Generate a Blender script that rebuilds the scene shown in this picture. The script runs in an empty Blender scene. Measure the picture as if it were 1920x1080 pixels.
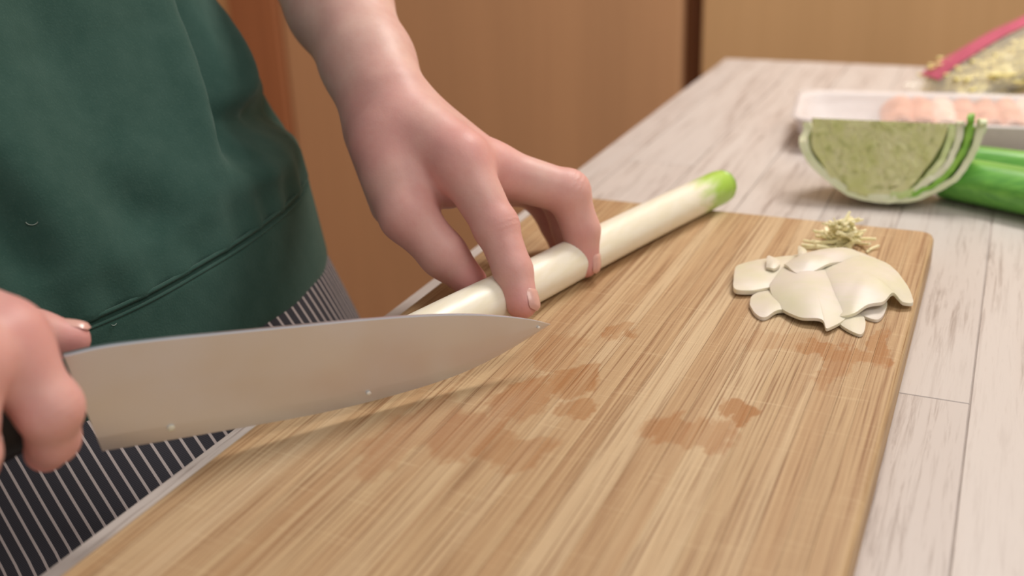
import bpy, bmesh, math, random
import numpy as np
from mathutils import Vector, Matrix, noise as mnoise

random.seed(7)
SC = bpy.context.scene
COL = SC.collection

# ------------------------------------------------------------------ camera
FPX = 2002.57                                   # focal length in pixels of a 1920 x 1080 frame
CAM_H = 0.24                                    # camera height above the table top (table top is z = 0)
AX = np.array([0.91010085, -0.12686254, 0.39448998])     # world axes seen from the camera
AY = np.array([0.41264241, 0.36470920, -0.83469362])
AZ = np.array([-0.03798277, 0.92243867, 0.38427102])
C2W = np.stack([AX, AY, AZ], 0)
CAMP = np.array([0.0, 0.0, CAM_H])

cam_d = bpy.data.cameras.new('camera')
cam_d.sensor_width = 36.0
cam_d.lens = FPX / 1920 * 36.0
cam_d.clip_start = 0.01
cam_d.dof.use_dof = True
cam_d.dof.focus_distance = 0.50
cam_d.dof.aperture_fstop = 5.6
cam = bpy.data.objects.new('camera', cam_d)
COL.objects.link(cam)
mw = Matrix.Identity(4)
for i in range(3):
    for j in range(3):
        mw[i][j] = C2W[i][j]
    mw[i][3] = CAMP[i]
cam.matrix_world = mw
SC.camera = cam

# ------------------------------------------------------------------ world, lights, exposure
wd = bpy.data.worlds.new('world')
SC.world = wd
wd.use_nodes = True
wd.node_tree.nodes['Background'].inputs['Color'].default_value = (1.0, 0.955, 0.92, 1)
wd.node_tree.nodes['Background'].inputs['Strength'].default_value = 0.50


def area(name, loc, target, size, power, col):
    l = bpy.data.lights.new(name, 'AREA')
    l.shape = 'RECTANGLE'
    l.size, l.size_y = size
    l.energy = power
    l.color = col
    o = bpy.data.objects.new(name, l)
    COL.objects.link(o)
    o.location = loc
    o.rotation_euler = (Vector(target) - Vector(loc)).to_track_quat('-Z', 'Y').to_euler()
    return o


area('ceiling_lamp', (0.05, 1.35, 1.25), (0.0, 1.0, 0.0), (0.50, 0.35), 16.5, (1.0, 0.94, 0.88))
area('fill_light_right', (0.95, 0.15, 1.40), (0.85, 0.25, 0.0), (0.7, 0.5), 9.0, (1.0, 0.94, 0.88))  # added fill light from the right, brightens the knuckles and the back wall
SC.view_settings.view_transform = 'Standard'
SC.view_settings.look = 'None'
SC.view_settings.gamma = 1.0
SC.view_settings.use_curve_mapping = False
SC.view_settings.exposure = 0.0


# ------------------------------------------------------------------ helpers
def at(x, y, d):
    """point seen at pixel x, y at distance d along the view axis"""
    v = np.array([(x - 960) / FPX, (540 - y) / FPX, -1.0]) * d
    return CAMP + C2W @ v


def on_z(x, y, z):
    v = C2W @ np.array([(x - 960) / FPX, (540 - y) / FPX, -1.0])
    return CAMP + v * ((z - CAM_H) / v[2])


def s2l(r, g, b):
    f = lambda c: (c / 255 / 12.92) if c <= 10 else ((c / 255 + .055) / 1.055) ** 2.4
    return (f(r), f(g), f(b), 1.0)


def smooth(o, on=True):
    o.data.polygons.foreach_set('use_smooth', [on] * len(o.data.polygons))


def obj(name, me, mat=None, parent=None, sm=False):
    if isinstance(me, bmesh.types.BMesh):
        bm = me
        me = bpy.data.meshes.new(name)
        bm.to_mesh(me)
        bm.free()
    o = bpy.data.objects.new(name, me)
    COL.objects.link(o)
    if mat:
        me.materials.append(mat)
    if parent:
        o.parent = parent
    if sm:
        smooth(o)
    return o


def pyd(name, v, f, mat=None, parent=None, sm=True):
    me = bpy.data.meshes.new(name)
    me.from_pydata([tuple(map(float, p)) for p in v], [], [tuple(map(int, q)) for q in f])
    me.update()
    return obj(name, me, mat, parent, sm)


def empty(name, loc=(0, 0, 0)):
    o = bpy.data.objects.new(name, None)
    COL.objects.link(o)
    o.empty_display_size = 0.05
    # origin stays at 0 so that the children keep world coordinates
    return o


def tag(o, label=None, cat=None, group=None, kind=None):
    if label: o['label'] = label
    if cat: o['category'] = cat
    if group: o['group'] = group
    if kind: o['kind'] = kind
    return o


def box(x0, x1, y0, y1, z0, z1, bev=0.0, seg=2):
    bm = bmesh.new()
    bmesh.ops.create_cube(bm, size=1.0)
    for v in bm.verts:
        v.co = Vector(((x0 + x1) / 2 + v.co.x * (x1 - x0), (y0 + y1) / 2 + v.co.y * (y1 - y0), (z0 + z1) / 2 + v.co.z * (z1 - z0)))
    if bev > 0:
        bmesh.ops.bevel(bm, geom=bm.edges[:], offset=bev, segments=seg, affect='EDGES', profile=0.6)
    return bm


def grid_faces(nu, nv, wrap_u=False, wrap_v=False, off=0, flip=False):
    f = []
    for i in range(nu if wrap_u else nu - 1):
        for j in range(nv if wrap_v else nv - 1):
            a = off + i * nv + j
            b = off + ((i + 1) % nu) * nv + j
            c = off + ((i + 1) % nu) * nv + (j + 1) % nv
            d = off + i * nv + (j + 1) % nv
            f.append((a, d, c, b) if flip else (a, b, c, d))
    return f


def sstep(a, b, x):
    t = np.clip((x - a) / (b - a), 0, 1)
    return t * t * (3 - 2 * t)


# ------------------------------------------------------------------ node helpers
class NT:
    def __init__(self, name, rough=0.5, spec=0.4):
        self.m = bpy.data.materials.new(name)
        self.m.use_nodes = True
        self.t = self.m.node_tree
        self.b = self.t.nodes['Principled BSDF']
        self.b.inputs['Roughness'].default_value = rough
        self.b.inputs['Specular IOR Level'].default_value = spec

    def n(self, typ, **kw):
        nd = self.t.nodes.new('ShaderNode' + typ)
        for k, v in kw.items():
            setattr(nd, k, v)
        return nd

    def put(self, sock, v):
        if hasattr(v, 'is_output'):
            self.t.links.new(v, sock)
        elif isinstance(v, (tuple, list)) and len(v) == 3 and sock.type == 'RGBA':
            sock.default_value = (*v, 1)
        else:
            sock.default_value = v

    def coord(self, out='Object'):
        return self.n('TexCoord').outputs[out]

    def mapping(self, vec, scale=(1, 1, 1), loc=(0, 0, 0), rot=(0, 0, 0)):
        m = self.n('Mapping')
        self.put(m.inputs['Vector'], vec)
        m.inputs['Scale'].default_value = scale
        m.inputs['Location'].default_value = loc
        m.inputs['Rotation'].default_value = rot
        return m.outputs[0]

    def noise(self, vec, scale=1.0, detail=3.0, rough=0.5, dist=0.0, color=False):
        n = self.n('TexNoise')
        self.put(n.inputs['Vector'], vec)
        n.inputs['Scale'].default_value = scale
        n.inputs['Detail'].default_value = detail
        n.inputs['Roughness'].default_value = rough
        n.inputs['Distortion'].default_value = dist
        return n.outputs['Color' if color else 'Fac']

    def math(self, op, a, b=0.0, c=None, clamp=False):
        n = self.n('Math', operation=op, use_clamp=clamp)
        self.put(n.inputs[0], a)
        self.put(n.inputs[1], b)
        if c is not None: self.put(n.inputs[2], c)
        return n.outputs[0]

    def rng(self, v, a, b, c=0.0, d=1.0, smooth=False):
        n = self.n('MapRange', interpolation_type='SMOOTHSTEP' if smooth else 'LINEAR')
        self.put(n.inputs[0], v)
        for i, q in enumerate((a, b, c, d)):
            self.put(n.inputs[1 + i], q)
        return n.outputs[0]

    def mix(self, f, a, b, mode='MIX'):
        n = self.n('Mix', data_type='RGBA', blend_type=mode)
        self.put(n.inputs[0], f)
        self.put(n.inputs[6], a)
        self.put(n.inputs[7], b)
        return n.outputs[2]

    def bump(self, h, strength=0.3, dist=0.001):
        n = self.n('Bump')
        n.inputs['Strength'].default_value = strength
        n.inputs['Distance'].default_value = dist
        self.put(n.inputs['Height'], h)
        self.put(self.b.inputs['Normal'], n.outputs[0])

    def set(self, **kw):
        for k, v in kw.items():
            self.put(self.b.inputs[k.replace('_', ' ')], v)
        return self


# ------------------------------------------------------------------ materials
def m_plain(name, col, rough=0.5, spec=0.4, nscale=60, var=0.12, bump=0.0, sss=0.0):
    M = NT(name, rough, spec)
    n = M.noise(M.coord(), nscale, 4)
    c = M.mix(M.rng(n, 0.3, 0.7), tuple(x * (1 - var) for x in col[:3]), tuple(min(1, x * (1 + var)) for x in col[:3]))
    M.set(Base_Color=c)
    if bump: M.bump(n, bump, 0.001)
    if sss:
        M.set(Subsurface_Weight=sss, Subsurface_Radius=(0.006, 0.006, 0.004), Subsurface_Scale=1.0)
    return M.m


def m_bamboo():
    M = NT('bamboo', 0.55, 0.35)
    co = M.coord()
    rnd = M.n('ObjectInfo').outputs['Random']
    off = M.n('CombineXYZ')
    M.put(off.inputs[1], M.math('MULTIPLY', rnd, 7.3))
    M.put(off.inputs[2], M.math('MULTIPLY', rnd, 3.1))
    va = M.n('VectorMath', operation='ADD')
    M.put(va.inputs[0], co)
    M.put(va.inputs[1], off.outputs[0])
    cs = va.outputs[0]
    fib = M.noise(M.mapping(cs, (1000, 11, 300)), 1, 3, 0.6)            # fine fibres
    fib2 = M.noise(M.mapping(cs, (330, 5, 120)), 1, 3, 0.6)
    band = M.noise(M.mapping(cs, (70, 1.6, 30)), 1, 2)
    base = M.mix(rnd, s2l(205, 180, 144)[:3], s2l(188, 158, 119)[:3])
    base = M.mix(M.rng(band, 0.35, 0.68), base, s2l(178, 143, 104)[:3])
    base = M.mix(M.math('MULTIPLY', M.rng(fib, 0.52, 0.66), 0.78), base, s2l(132, 92, 56)[:3])
    base = M.mix(M.math('MULTIPLY', M.rng(fib2, 0.53, 0.70), 0.55), base, s2l(142, 99, 60)[:3])
    base = M.mix(M.math('MULTIPLY', M.rng(fib, 0.46, 0.30), 0.30), base, s2l(226, 196, 152)[:3])
    # pale scraped, fuzzy zone in the middle and cross-wise knife cuts
    cuts = M.noise(M.mapping(co, (35, 620, 50), rot=(0, 0, 0.12)), 1, 2)
    base = M.mix(M.math('MULTIPLY', M.rng(cuts, 0.60, 0.74), 0.22), base, s2l(222, 198, 158)[:3])
    # wet juice stains, each with a shape of its own
    wn = M.noise(M.mapping(co, (60, 32, 1)), 1, 4, 0.65, color=True)
    wv = M.n('VectorMath', operation='MULTIPLY_ADD')
    M.put(wv.inputs[0], wn)
    wv.inputs[1].default_value = (0.030, 0.050, 0)
    M.put(wv.inputs[2], co)
    wx = M.n('SeparateXYZ')
    M.put(wx.inputs[0], wv.outputs[0])
    tot = None
    for (px, py, rx, ry, st) in STAINS:
        p = on_z(px, py, BZ)
        dx = M.math('DIVIDE', M.math('SUBTRACT', wx.outputs[0], p[0] + 0.015), rx)
        dy = M.math('DIVIDE', M.math('SUBTRACT', wx.outputs[1], p[1] + 0.025), ry)
        d2 = M.math('ADD', M.math('MULTIPLY', dx, dx), M.math('MULTIPLY', dy, dy))
        k = M.rng(d2, 1.25, 0.55, 0, st, True)
        tot = k if tot is None else M.math('MAXIMUM', tot, k)
    base = M.mix(M.math('MULTIPLY', M.math('MULTIPLY', tot, M.rng(fib2, 0.3, 0.62, 0.45, 1.0)), 0.86), base, s2l(156, 100, 50)[:3], 'MIX')
    M.set(Base_Color=base, Roughness=M.rng(tot, 0, 1, 0.55, 0.33))
    M.bump(M.math('ADD', fib, M.math('MULTIPLY', cuts, 0.4)), 0.35, 0.0006)
    return M.m


BZ = 0.018        # board top
STAINS = [(1075, 712, .011, .016, .9), (985, 745, .013, .022, .8), (1085, 765, .008, .010, .75), (890, 810, .018, .020, .75),
          (720, 850, .012, .022, .6), (800, 790, .016, .022, .55), (960, 850, .015, .012, .65), (1380, 785, .007, .013, 1.0),
          (1290, 815, .020, .012, .75), (1165, 625, .008, .010, .7), (1050, 660, .012, .02, .5), (1570, 660, .020, .010, .8),
          (1650, 650, .005, .022, .8), (1560, 690, .006, .02, .6), (1480, 640, .02, .012, .35)]


def m_plank():
    M = NT('whitewashed_wood', 0.42, 0.4)
    co = M.coord()
    rnd = M.n('ObjectInfo').outputs['Random']
    off = M.n('CombineXYZ')
    M.put(off.inputs[1], M.math('MULTIPLY', rnd, 9.1))
    M.put(off.inputs[2], M.math('MULTIPLY', rnd, 5.3))
    va = M.n('VectorMath', operation='ADD')
    M.put(va.inputs[0], co)
    M.put(va.inputs[1], off.outputs[0])
    cs = va.outputs[0]
    g = M.noise(M.mapping(cs, (300, 14, 60)), 1, 5, 0.7, 0.4)
    g2 = M.noise(M.mapping(cs, (26, 2.4, 9)), 1, 3, 0.5, 0.8)
    fine = M.noise(M.mapping(cs, (800, 60, 60)), 1, 2)
    c = M.mix(rnd, s2l(208, 200, 194)[:3], s2l(197, 189, 184)[:3])
    c = M.mix(M.math('MULTIPLY', M.rng(g2, 0.42, 0.70), 0.55), c, s2l(190, 176, 168)[:3])
    gm = M.math('MULTIPLY', M.rng(g, 0.50, 0.66), M.rng(g2, 0.40, 0.60, 0.15, 0.9))
    c = M.mix(gm, c, s2l(140, 124, 116)[:3])
    c = M.mix(M.math('MULTIPLY', M.rng(fine, 0.6, 0.75), 0.18), c, s2l(170, 154, 146)[:3])
    M.set(Base_Color=c)
    M.bump(g, 0.12, 0.0006)
    return M.m


def m_panelwood(name, a, b):
    M = NT(name, 0.45, 0.35)
    co = M.coord()
    g = M.noise(M.mapping(co, (55, 55, 2.2)), 1, 4, 0.6, 0.4)
    g2 = M.noise(M.mapping(co, (7, 7, 0.5)), 1, 2)
    c = M.mix(M.rng(g, 0.3, 0.7), a[:3], b[:3])
    c = M.mix(M.math('MULTIPLY', M.rng(g2, 0.4, 0.65), 0.35), c, tuple(x * 0.8 for x in a[:3]))
    M.set(Base_Color=c)
    return M.m


def m_skin():
    M = NT('skin', 0.48, 0.35)
    co = M.coord()
    n = M.noise(co, 45, 4)
    n2 = M.noise(co, 260, 3)
    red = M.n('Attribute', attribute_name='redness').outputs['Fac']
    c = M.mix(M.rng(n, 0.35, 0.65), s2l(218, 180, 168)[:3], s2l(208, 164, 154)[:3])
    c = M.mix(M.math('MULTIPLY', M.rng(n2, 0.45, 0.7), 0.18), c, s2l(200, 146, 134)[:3])
    c = M.mix(M.math('MULTIPLY', red, 0.9), c, s2l(220, 138, 138)[:3])
    M.set(Base_Color=c, Subsurface_Weight=0.25, Subsurface_Radius=(0.008, 0.003, 0.0015), Subsurface_Scale=0.6)
    v = M.n('TexVoronoi')
    M.put(v.inputs['Vector'], co)
    v.inputs['Scale'].default_value = 900
    cx = M.n('Attribute', attribute_name='crease_x').outputs['Fac']
    cm = M.n('Attribute', attribute_name='crease_m').outputs['Fac']
    wv = M.math('SINE', M.math('ADD', M.math('MULTIPLY', cx, 2100), M.math('MULTIPLY', n2, 7)))
    fine = M.math('MULTIPLY', M.math('ADD', v.outputs['Distance'], n2), 0.12)
    M.bump(M.math('ADD', fine, M.math('MULTIPLY', M.math('MULTIPLY', wv, cm), 0.4)), 0.5, 0.0006)
    return M.m


def m_fleece():
    M = NT('green_fleece', 0.9, 0.15)
    co = M.coord()
    n = M.noise(co, 90, 4)
    f = M.noise(co, 900, 3)
    c = M.mix(M.rng(n, 0.35, 0.65), s2l(46, 75, 67)[:3], s2l(52, 80, 72)[:3])
    c = M.mix(M.math('MULTIPLY', M.rng(f, 0.55, 0.75), 0.18), c, s2l(80, 108, 97)[:3])
    M.set(Base_Color=c, Sheen_Weight=0.25, Sheen_Roughness=0.5, Sheen_Tint=(0.5, 0.65, 0.58, 1))
    M.bump(f, 0.25, 0.0008)
    return M.m


def m_apron():
    M = NT('striped_cotton', 0.85, 0.2)
    uv = M.n('UVMap').outputs[0]
    sp = M.n('SeparateXYZ')
    M.put(sp.inputs[0], uv)
    wob = M.noise(M.mapping(uv, (30, 9, 1)), 1, 2)
    ph = M.math('FRACT', M.math('ADD', M.math('DIVIDE', M.math('ADD', sp.outputs[0], M.math('MULTIPLY', sp.outputs[1], 0.22)), 0.0070), M.math('MULTIPLY', wob, 0.15)))
    d = M.math('ABSOLUTE', M.math('SUBTRACT', ph, 0.5))
    # twill
    tw = M.math('FRACT', M.math('MULTIPLY', M.math('ADD', sp.outputs[0], M.math('MULTIPLY', sp.outputs[1], 0.8)), 900))
    stripe = M.rng(d, 0.125, 0.085)
    base = M.mix(M.math('MULTIPLY', tw, 0.6), s2l(54, 54, 61)[:3], s2l(94, 94, 102)[:3])
    c = M.mix(stripe, base, s2l(208, 198, 196)[:3])
    M.set(Base_Color=c)
    M.bump(M.math('ADD', tw, stripe), 0.25, 0.0004)
    return M.m


def m_steel():
    M = NT('brushed_steel', 0.3, 0.5)
    co = M.coord()
    n = M.noise(M.mapping(co, (20, 20, 900)), 1, 2)
    n2 = M.noise(co, 30, 3)
    M.set(Base_Color=M.mix(n2, (0.72, 0.77, 0.86), (0.78, 0.83, 0.92)), Metallic=1.0, Roughness=M.rng(n2, 0.3, 0.7, 0.28, 0.40))
    M.bump(n, 0.05, 0.0003)
    return M.m


def m_leek():
    M = NT('leek', 0.35, 0.45)
    t = M.n('Attribute', attribute_name='along').outputs['Fac']
    co = M.coord()
    n = M.noise(M.mapping(co, (300, 25, 300), rot=(0, 0, 0.28)), 1, 3)
    white = M.mix(M.rng(n, 0.4, 0.65), s2l(242, 236, 218)[:3], s2l(238, 231, 208)[:3])
    wob = M.math('ADD', t, M.rng(n, 0.3, 0.7, -0.02, 0.02))
    c = M.mix(M.rng(wob, 0.86, 0.955, 0, 1, True), white, s2l(168, 206, 84)[:3])
    M.set(Base_Color=c, Subsurface_Weight=0.25, Subsurface_Radius=(0.004, 0.004, 0.003), Subsurface_Scale=1.0)
    M.bump(n, 0.1, 0.0005)
    return M.m


def m_green_leek():
    M = NT('leek_green', 0.32, 0.5)
    t = M.n('Attribute', attribute_name='along').outputs['Fac']
    co = M.coord()
    n = M.noise(M.mapping(co, (20, 260, 260)), 1, 3)
    c = M.mix(M.rng(n, 0.35, 0.7), s2l(92, 160, 66)[:3], s2l(118, 186, 78)[:3])
    M.set(Base_Color=c, Subsurface_Weight=0.15, Subsurface_Radius=(0.002, 0.004, 0.002), Subsurface_Scale=1.0)
    M.bump(n, 0.12, 0.0006)
    return M.m


def m_cabbage(name, a, b, spots=0.0):
    M = NT(name, 0.45, 0.4)
    co = M.coord()
    n = M.noise(co, 55, 4, 0.6)
    n2 = M.noise(co, 160, 3)
    c = M.mix(M.rng(n, 0.35, 0.65), a[:3], b[:3])
    c = M.mix(M.math('MULTIPLY', M.rng(n2, 0.56, 0.72), spots), c, s2l(150, 160, 80)[:3])
    M.set(Base_Color=c, Subsurface_Weight=0.2, Subsurface_Radius=(0.004, 0.005, 0.002), Subsurface_Scale=1.0)
    M.bump(n2, 0.25, 0.001)
    return M.m


def m_onion():
    M = NT('onion_flesh', 0.42, 0.4)
    co = M.coord()
    n = M.noise(M.mapping(co, (40, 40, 40)), 1, 3)
    vein = M.noise(M.mapping(co, (60, 500, 60), rot=(0, 0, 0.6)), 1, 2)
    c = M.mix(M.rng(n, 0.35, 0.7), s2l(228, 216, 202)[:3], s2l(219, 213, 180)[:3])
    c = M.mix(M.math('MULTIPLY', M.rng(vein, 0.55, 0.7), 0.2), c, s2l(214, 212, 178)[:3])
    M.set(Base_Color=c, Subsurface_Weight=0.35, Subsurface_Radius=(0.006, 0.006, 0.004), Subsurface_Scale=1.0)
    return M.m


def m_film(name, tint=(1, 1, 1), alpha=0.22):
    M = NT(name, 0.12, 0.6)
    M.set(Base_Color=(*tint, 1), Alpha=alpha)
    n = M.noise(M.coord(), 45, 3)
    M.bump(n, 0.5, 0.004)
    return M.m


MAT = dict(
    bamboo=m_bamboo(), plank=m_plank(), skin=m_skin(), fleece=m_fleece(), apron=m_apron(), steel=m_steel(), leek=m_leek(),
    leekgreen=m_green_leek(), onion=m_onion(),
    wall_l=m_panelwood('panel_wood', s2l(214, 166, 124), s2l(220, 172, 128)),
    wall_r=m_panelwood('panel_wood_light', s2l(220, 178, 128), s2l(226, 184, 134)),
    trim=m_panelwood('dark_wood_trim', s2l(112, 70, 42), s2l(126, 82, 50)),
    redtrim=m_panelwood('red_wood_trim', s2l(180, 118, 80), s2l(190, 126, 86)),
    floor=m_panelwood('floor_wood', s2l(120, 88, 60), s2l(140, 104, 72)),
    core=m_plain('table_core', s2l(196, 184, 176), 0.7),
    tleg=m_plain('white_leg', s2l(210, 204, 198), 0.5),
    cab_face=m_cabbage('cabbage_inner', s2l(216, 214, 164), s2l(198, 202, 132), 0.6),
    cab_leaf=m_cabbage('cabbage_leaf', s2l(216, 226, 170), s2l(178, 204, 118), 0.0),
    cab_green=m_cabbage('cabbage_green', s2l(150, 196, 80), s2l(112, 172, 58), 0.0),
    cab_rib=m_cabbage('cabbage_rib', s2l(232, 234, 204), s2l(214, 222, 178), 0.0),
    ginger=m_plain('pale_shred', s2l(246, 238, 190), 0.4, 0.4, 200, 0.10, 0, 0.2),
    black=m_plain('black_handle', s2l(30, 30, 32), 0.4, 0.4, 120, 0.2),
    rivet=m_plain('rivet_steel', s2l(190, 188, 186), 0.3, 0.5),
    nail=m_plain('nail', s2l(216, 168, 156), 0.25, 0.5, 300, 0.04),
    trouser=m_plain('dark_trousers', s2l(46, 48, 56), 0.9, 0.1, 200, 0.15),
    foam=m_plain('white_foam', s2l(226, 218, 216), 0.5, 0.4, 300, 0.03),
    meat=m_plain('pale_pink_meat', s2l(222, 172, 152), 0.4, 0.4, 45, 0.16, 0.2, 0.2),
    fat=m_plain('meat_fat', s2l(238, 214, 200), 0.4, 0.4, 60, 0.06, 0.1, 0.2),
    film=m_film('clear_film'), bagfilm=m_film('clear_bag_film', (1.0, 0.97, 0.86), 0.30),
    yellow=m_plain('yellow_strands', s2l(240, 226, 150), 0.45, 0.4, 80, 0.12, 0, 0.2),
    pink=m_plain('magenta_print', s2l(194, 92, 122), 0.35, 0.4, 60, 0.08),
    lint=m_plain('white_lint', s2l(150, 166, 158), 0.9, 0.1),
    hair=m_plain('black_hair', s2l(28, 24, 22), 0.5, 0.4, 300, 0.3),
)

# ------------------------------------------------------------------ structure: floor and panelled wall
FZ = -0.82
WY = 1.75
o = obj('floor', box(-1.75, 3.5, -2.5, WY + 0.1, FZ - 0.05, FZ), MAT['floor'])
tag(o, 'brown wooden floor under the table', kind='structure')
wall = obj('wall_back', box(-1.75, 3.5, WY + 0.03, WY + 0.12, FZ, 1.7), MAT['trim'])
tag(wall, 'warm brown wooden panelled wall behind the table', kind='structure')


def wall_x(px, py):
    v = C2W @ np.array([(px - 960) / FPX, (540 - py) / FPX, -1.0])
    return (v * (WY / v[1]))[0]


xa = wall_x(528, 120)
xb = wall_x(1296, 60)
for (x0, x1, m) in ((-1.64, xa - 0.11, 'wall_r'), (xa + 0.012, xb - 0.018, 'wall_l'), (xb + 0.018, xb + 1.0, 'wall_r'), (xb + 1.02, 3.4, 'wall_r')):
    obj('panel', box(x0, x1, WY, WY + 0.03, FZ + 0.08, 1.68, 0.004), MAT[m], wall)
t = obj('trim_1', box(xa - 0.105, xa + 0.008, WY - 0.012, WY + 0.03, FZ + 0.08, 1.68, 0.004), MAT['redtrim'])
tag(t, 'reddish wooden upright between the wall panels beside the green sweatshirt', kind='structure')
bb = obj('baseboard_back', box(-1.64, 3.4, WY - 0.015, WY + 0.03, FZ, FZ + 0.08, 0.004), MAT['trim'])
tag(bb, 'dark wooden baseboard of the panelled wall', kind='structure')

wl = obj('wall_left_blocker', box(-1.75, -1.65, -2.5, WY, FZ, 1.7), MAT['wall_l'])  # out of view, added to cut the ambient light from the left
tag(wl, 'unseen brown side wall added behind the person to block light', kind='structure')

# ------------------------------------------------------------------ table with plank top
TX0, TX1, TY0, TY1 = -0.2975, 0.62, -0.35, 1.235
table = tag(empty('table'), 'pale whitewashed plank table under the cutting board', 'table')
obj('core', box(TX0 + 0.004, TX1 - 0.004, TY0 + 0.004, TY1 - 0.004, -0.030, -0.0012), MAT['core'], table)
edges = [TX0, -0.268, -0.214, -0.158, -0.101, -0.052, 0.0046, 0.060, 0.117, 0.172, 0.228, 0.285, 0.34, 0.396, 0.45, 0.51, 0.566, TX1]
rng = random.Random(3)
for i in range(len(edges) - 1):
    ys = [TY0]
    y = TY0 + rng.uniform(0.15, 0.5)
    while y < TY1 - 0.1:
        ys.append(y)
        y += rng.uniform(0.38, 0.6)
    if i == 5: ys = [TY0, 0.02, 0.466, 0.93]
    ys.append(TY1)
    for k in range(len(ys) - 1):
        bm = box(edges[i] + 0.0003, edges[i + 1] - 0.0003, ys[k] + 0.0002, ys[k + 1] - 0.0002, -0.0013, 0.0, 0.0003, 1)
        obj('plank', bm, MAT['plank'], table)
for x in (TX0 + 0.08, TX1 - 0.08):
    for y in (TY0 + 0.08, TY1 - 0.08):
        obj('leg', box(x - 0.03, x + 0.03, y - 0.03, y + 0.03, FZ, -0.030, 0.004), MAT['tleg'], table)

# ------------------------------------------------------------------ bamboo cutting board of glued strips
BX0, BX1, BY0, BY1 = -0.2700, -0.0255, 0.140, 0.645
BR = 0.010


def board_y(x):
    """far edge of the board at x with a rounded corner"""
    d = max(0.0, BR - min(x - BX0, BX1 - x))
    return BR - math.sqrt(max(0.0, BR * BR - d * d))


board = tag(empty('cutting_board'), 'bamboo cutting board stained by juice lying on the plank table', 'cutting board')
NS = 22
rng = random.Random(11)
xs = [BX0 + (BX1 - BX0) * (i + (rng.uniform(-.22, .22) if 0 < i < NS else 0)) / NS for i in range(NS + 1)]
BV = 0.0032                                         # rounded rim
for i in range(NS):
    x0, x1 = xs[i] + 0.00006, xs[i + 1] - 0.00006
    first, last = i == 0, i == NS - 1
    # cross-section samples in x, profile rows (inset, z)
    nx = 9 if (first or last) else 2
    cols = [x0 + (x1 - x0) * k / (nx - 1) for k in range(nx)]
    prof = [(0.0012, 0.0), (0.0, 0.0015), (0.0, BZ - BV)]
    for a in (20, 45, 70, 90):
        prof.append((BV * (1 - math.cos(math.radians(a))), BZ - BV + BV * math.sin(math.radians(a))))
    V, F = [], []
    # loop of outline for every profile row (outline = near edge left->right, then far edge right->left)
    for (ins, z) in prof:
        loop = []
        for x in cols:
            xx = min(max(x, BX0 + ins), BX1 - ins)
            loop.append((xx, BY0 + board_y(x) + ins, z))
        for x in reversed(cols):
            xx = min(max(x, BX0 + ins), BX1 - ins)
            loop.append((xx, BY1 - board_y(x) - ins, z))
        V += loop
    n = 2 * nx
    for r in range(len(prof) - 1):
        for k in range(n):
            F.append((r * n + k, r * n + (k + 1) % n, (r + 1) * n + (k + 1) % n, (r + 1) * n + k))
    top = (len(prof) - 1) * n
    for k in range(nx - 1):
        F.append((top + k, top + k + 1, top + n - 2 - k, top + n - 1 - k))
        F.append((k + 1, k, n - 1 - k, n - 2 - k))
    st = pyd('strip', V, F, MAT['bamboo'], board, sm=False)


# ------------------------------------------------------------------ generic sweep along a polyline
def catmull(pts, n):
    P = [np.array(p, float) for p in pts]
    P = [2 * P[0] - P[1]] + P + [2 * P[-1] - P[-2]]
    out = []
    segs = len(P) - 3
    for i in range(n):
        u = i / (n - 1) * segs
        k = min(int(u), segs - 1)
        t = u - k
        a, b, c, d = P[k:k + 4]
        out.append(0.5 * (2 * b + (c - a) * t + (2 * a - 5 * b + 4 * c - d) * t * t + (3 * b - a - 3 * c + d) * t ** 3))
    return np.array(out)


def sweep(name, pts, rad, mat, parent=None, n=40, seg=20, up=(0, 0, 1), flat=1.0, fn=None, caps=True, along=True):
    """tube along pts; rad(t) radius; flat scales along the up axis; fn(t, ang) factor"""
    C = catmull(pts, n) if len(pts) > 2 else np.array([np.array(pts[0]) + (np.array(pts[1]) - np.array(pts[0])) * i / (n - 1) for i in range(n)])
    V, A = [], []
    for i in range(n):
        tg = C[min(i + 1, n - 1)] - C[max(i - 1, 0)]
        tg /= np.linalg.norm(tg)
        u = np.array(up, float)
        s = np.cross(tg, u); s /= np.linalg.norm(s)
        w = np.cross(s, tg)
        t = i / (n - 1)
        for k in range(seg):
            a = 2 * math.pi * k / seg
            r = rad(t) * (fn(t, a) if fn else 1.0)
            V.append(C[i] + s * math.cos(a) * r + w * math.sin(a) * r * flat)
            A.append(t)
    F = grid_faces(n, seg, False, True, flip=True)
    if caps:
        V += [C[0], C[-1]]
        A += [0.0, 1.0]
        for k in range(seg):
            F.append((n * seg, k, (k + 1) % seg))
            F.append((n * seg + 1, (n - 1) * seg + (k + 1) % seg, (n - 1) * seg + k))
    o = pyd(name, V, F, mat, parent)
    if along:
        at_ = o.data.attributes.new('along', 'FLOAT', 'POINT')
        at_.data.foreach_set('value', A)
    return o


# ------------------------------------------------------------------ leek being cut
LR = 0.0118
leek_pts = [(-0.2395, 0.360, BZ + LR), (-0.222, 0.425, BZ + LR), (-0.209, 0.469, BZ + LR), (-0.1945, 0.528, BZ + LR),
            (-0.1765, 0.595, BZ + LR), (-0.1575, 0.660, BZ + LR * 0.98)]
leek = sweep('leek', leek_pts, lambda t: LR * (1.0 - 0.06 * t) * (1 if t < 0.985 else 0.93), MAT['leek'], n=60, seg=32,
             fn=lambda t, a: 1 + 0.012 * math.sin(3 * a + 5 * t) - 0.03 * max(0, math.cos(2 * a + 0.6)) ** 8)
tag(leek, 'white leek with a pale green end held down by the hand on the cutting board', 'leek')
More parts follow.
